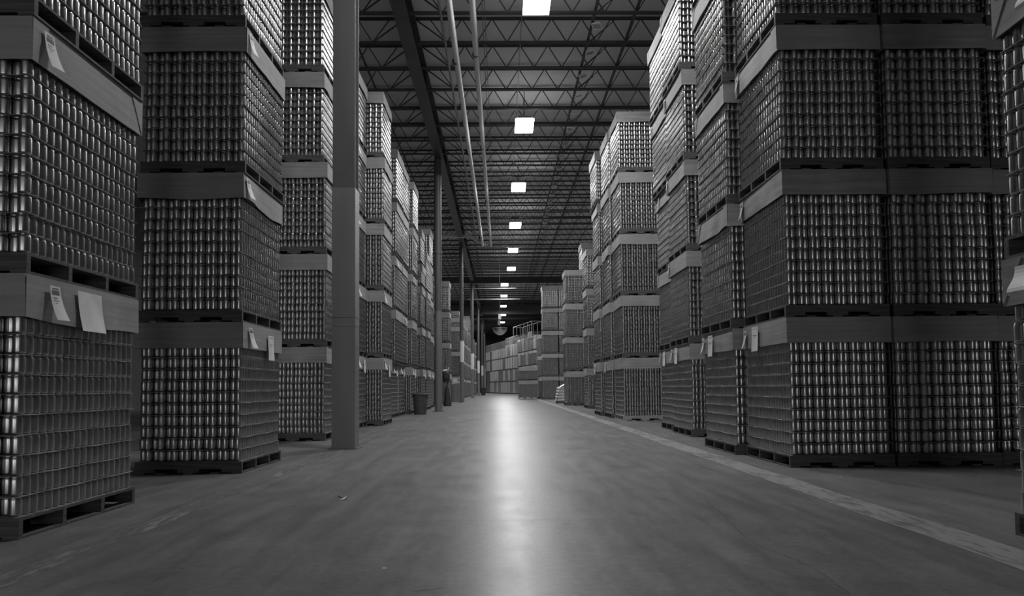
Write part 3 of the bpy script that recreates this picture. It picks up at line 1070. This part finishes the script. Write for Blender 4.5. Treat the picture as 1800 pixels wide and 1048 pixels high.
# ------------------------------------------------------------------ small things
# waste bin
t = empty('waste_bin', (-2.69, 25.2, 0))
me = MB().lathe((0, 0, 0), [(.20, 0), (.205, .02), (.245, .62), (.262, .63), (.262, .67), (.25, .68), (.235, .675), (.19, .05)], 28, capt=True).mesh('bin_body', M['bin'])
shade_auto(me); link('bin_body', me, t)
me = MB().lathe((0, 0, 0), [(.272, .645), (.275, .69), (.262, .70), (.255, .69)], 28, capb=False, capt=False).mesh('bin_rim', M['bin']); shade_auto(me)
link('bin_rim', me, t)
for s_ in (-1, 1):
    MB().box((s_ * .26 - .02, -.06, .56), (s_ * .26 + .02, .06, .60)).build('handle', M['bin'], t)
tag(t, 'dark round plastic waste bin standing before the round column', 'bin')
t = empty('waste_bin', (-1.95, 84.5, 0))
me = MB().lathe((0, 0, 0), [(.25, 0), (.29, .8), (.30, .8), (.30, .86), (.27, .86)], 20).mesh('bin_body', M['black']); shade_auto(me)
link('bin_body', me, t)
tag(t, 'small black bin far down the aisle beside the distant columns', 'bin')

# mop station behind the round column
t = empty('cleaning_stand', (-2.56, 36.2, 0))
MB().tube((0, 0, 0), (.0, 0, 1.80), .018, 10).build('pole', M['black'], t)
me = MB().lathe((0.0, 0, 0), [(.20, 0), (.19, .10), (.14, .45), (.09, .8), (.04, 1.0), (.02, 1.05)], 18).mesh('mop_head', M['black']); shade_auto(me)
link('mop_head', me, t)
me = MB().lathe((-.06, 0, 0), [(.12, 1.16), (.17, 1.22), (.19, 1.4), (.16, 1.62), (.08, 1.68)], 14).mesh('hanging_bag', M['black']); shade_auto(me)
link('hanging_bag', me, t)
b = MB()
b.add([(-.20, -.05, 1.70), (.06, -.03, 1.72), (.10, 0, 1.90), (-.02, .02, 1.78), (-.20, -.02, 1.74)], [(0, 1, 2, 3, 4), (4, 3, 2, 1, 0)])
b.build('white_rag', M['paper'], t)
tag(t, 'black mop and hanging bag on a stand behind the round column', 'cleaning stand')

# grey cabinet with sheet beside the white banded column
t = empty('control_cabinet', (-2.77, 46.6, 0))
MB().box((-.26, -.2, 0), (.24, .25, 1.05)).build('cabinet_body', M['cabinet'], t)
b = MB(); b.add([(-.26, -.2, 1.05), (.24, -.2, 1.05), (.24, -.2, 1.18), (-.26, -.2, 1.08), (-.26, .25, 1.05), (.24, .25, 1.05), (.24, .25, 1.3), (-.26, .25, 1.2)],
                [(0, 1, 2, 3), (5, 4, 7, 6), (3, 2, 6, 7), (0, 3, 7, 4), (1, 5, 6, 2)])
b.build('sloping_lid', M['cabinet'], t)
MB().box((-.18, -.06, 1.15), (-.155, -.03, 1.45)).build('sign_post', M['black'], t)
s_ = MB().box((-.22, -.08, 1.20), (.10, -.07, 1.46)).build('paper_sheet', M['paper'], t)
s_['label'] = 'white notice sheet'
tag(t, 'grey cabinet with a white notice, beside the largest white band column', 'cabinet')

# film wrapped sacks
t = empty('wrapped_sacks', (3.28, 40.3, 0))
MB().box((-.30, -.3, 0), (.30, .5, .10)).build('wooden_pallet', M['wood'], t)
for k in range(5):
    bm = bmesh.new()
    bmesh.ops.create_cube(bm, size=1)
    bmesh.ops.subdivide_edges(bm, edges=bm.edges[:], cuts=4, use_grid_fill=True)
    r = random.Random(k)
    for v_ in bm.verts:
        x_, y_, z_ = v_.co
        q = 1 - 0.25 * (abs(z_) * 2) ** 3 * 0.5
        v_.co = Vector((x_ * .62 * q + r.uniform(-.01, .01), y_ * .78 * q, z_ * .165 * (1 - .3 * (abs(x_) * 2) ** 3)))
    me = bpy.data.meshes.new('sack'); bm.to_mesh(me); bm.free()
    me.materials.append(M['film'])
    me.polygons.foreach_set('use_smooth', [True] * len(me.polygons))
    o = link('sack', me, t)
    o.location = (r.uniform(-.02, .02) + k * .01, .1, .17 + k * .155)
    o.rotation_euler = (0, 0, r.uniform(-.05, .05))
b = MB()
b.add([(-.34, -.34, .1), (-.1, -.36, .85), (.3, -.3, 1.1), (.3, .4, 1.1), (-.1, .4, .9), (-.36, .4, .1)], [(0, 1, 4, 5), (5, 4, 1, 0), (1, 2, 3, 4), (4, 3, 2, 1)])
b.build('film_sheet', M['film'], t)
tag(t, 'white film-wrapped stack of sacks on a pallet between the stacks', 'sacks')

# dome mirror and the little signs above it
t = empty('dome_mirror', (-0.01, 43.18, 4.30))
prof = []
for k in range(9):
    a = math.pi / 2 * k / 8
    prof.append((0.42 * math.sin(a) if k else 0.005, -0.42 * math.cos(a)))
me = MB().lathe((0, 0, 0), prof, 32, capt=True).mesh('mirror_dome', M['mirror']); shade_auto(me, 60)
link('mirror_dome', me, t)
me = MB().lathe((0, 0, 0), [(.41, -.015), (.435, -.015), (.435, .015), (.41, .015)], 32, capb=False, capt=False).mesh('dome_rim', M['conduit'])
link('dome_rim', me, t)
MB().tube((0, 0, 0), (0, 0, 5.37), 0.012, 8).build('hanging_rod', M['conduit'], t)
tag(t, 'round dome safety mirror hanging over the aisle', 'mirror')
for k, (zx, zz, xx) in enumerate(((5.10, 4.79, -0.015), (4.74, 4.46, -0.05))):
    b = MB().box((xx - .08, -.09, zz), (xx + .08, -.075, zx))
    b.bar((xx, -.08, (zx + zz) / 2), (xx, 0.0, (zx + zz) / 2), .012)
    o = b.build('hanging_plate', M['frame_pale'] if k == 0 else M['cabinet'], None, (0.0, 43.15, 0))
    tag(o, ('upper, paler small plate on the rod over the dome mirror', 'lower, greyer small plate on the rod over the dome mirror')[k], 'plate', 'plates on the mirror rod')

# litter
b = MB()
b.bar((-1.33, 6.18, .012), (-1.26, 6.06, .006), .006, mi=1)
b.add([(-1.27, 6.10, .004), (-1.235, 6.12, .02), (-1.225, 6.07, .03), (-1.25, 6.03, .005), (-1.285, 6.0, .003)], [(0, 1, 2, 3, 4), (4, 3, 2, 1, 0)], 0)
tag(b.build('plastic_scrap', [M['paper'], M['black']]), 'twisted white plastic scrap lying on the floor by the near stacks', 'litter')
b = MB().box((-.585, 3.72, .0), (-.565, 3.735, .004))
tag(b.build('paper_scrap', M['paper']), 'tiny pale paper scrap on the open floor', 'litter')
b = MB().box((3.19, 7.1, .0), (3.22, 7.115, .004))
tag(b.build('paper_scrap', M['paper']), 'tiny pale scrap on the floor before the corner stack', 'litter')
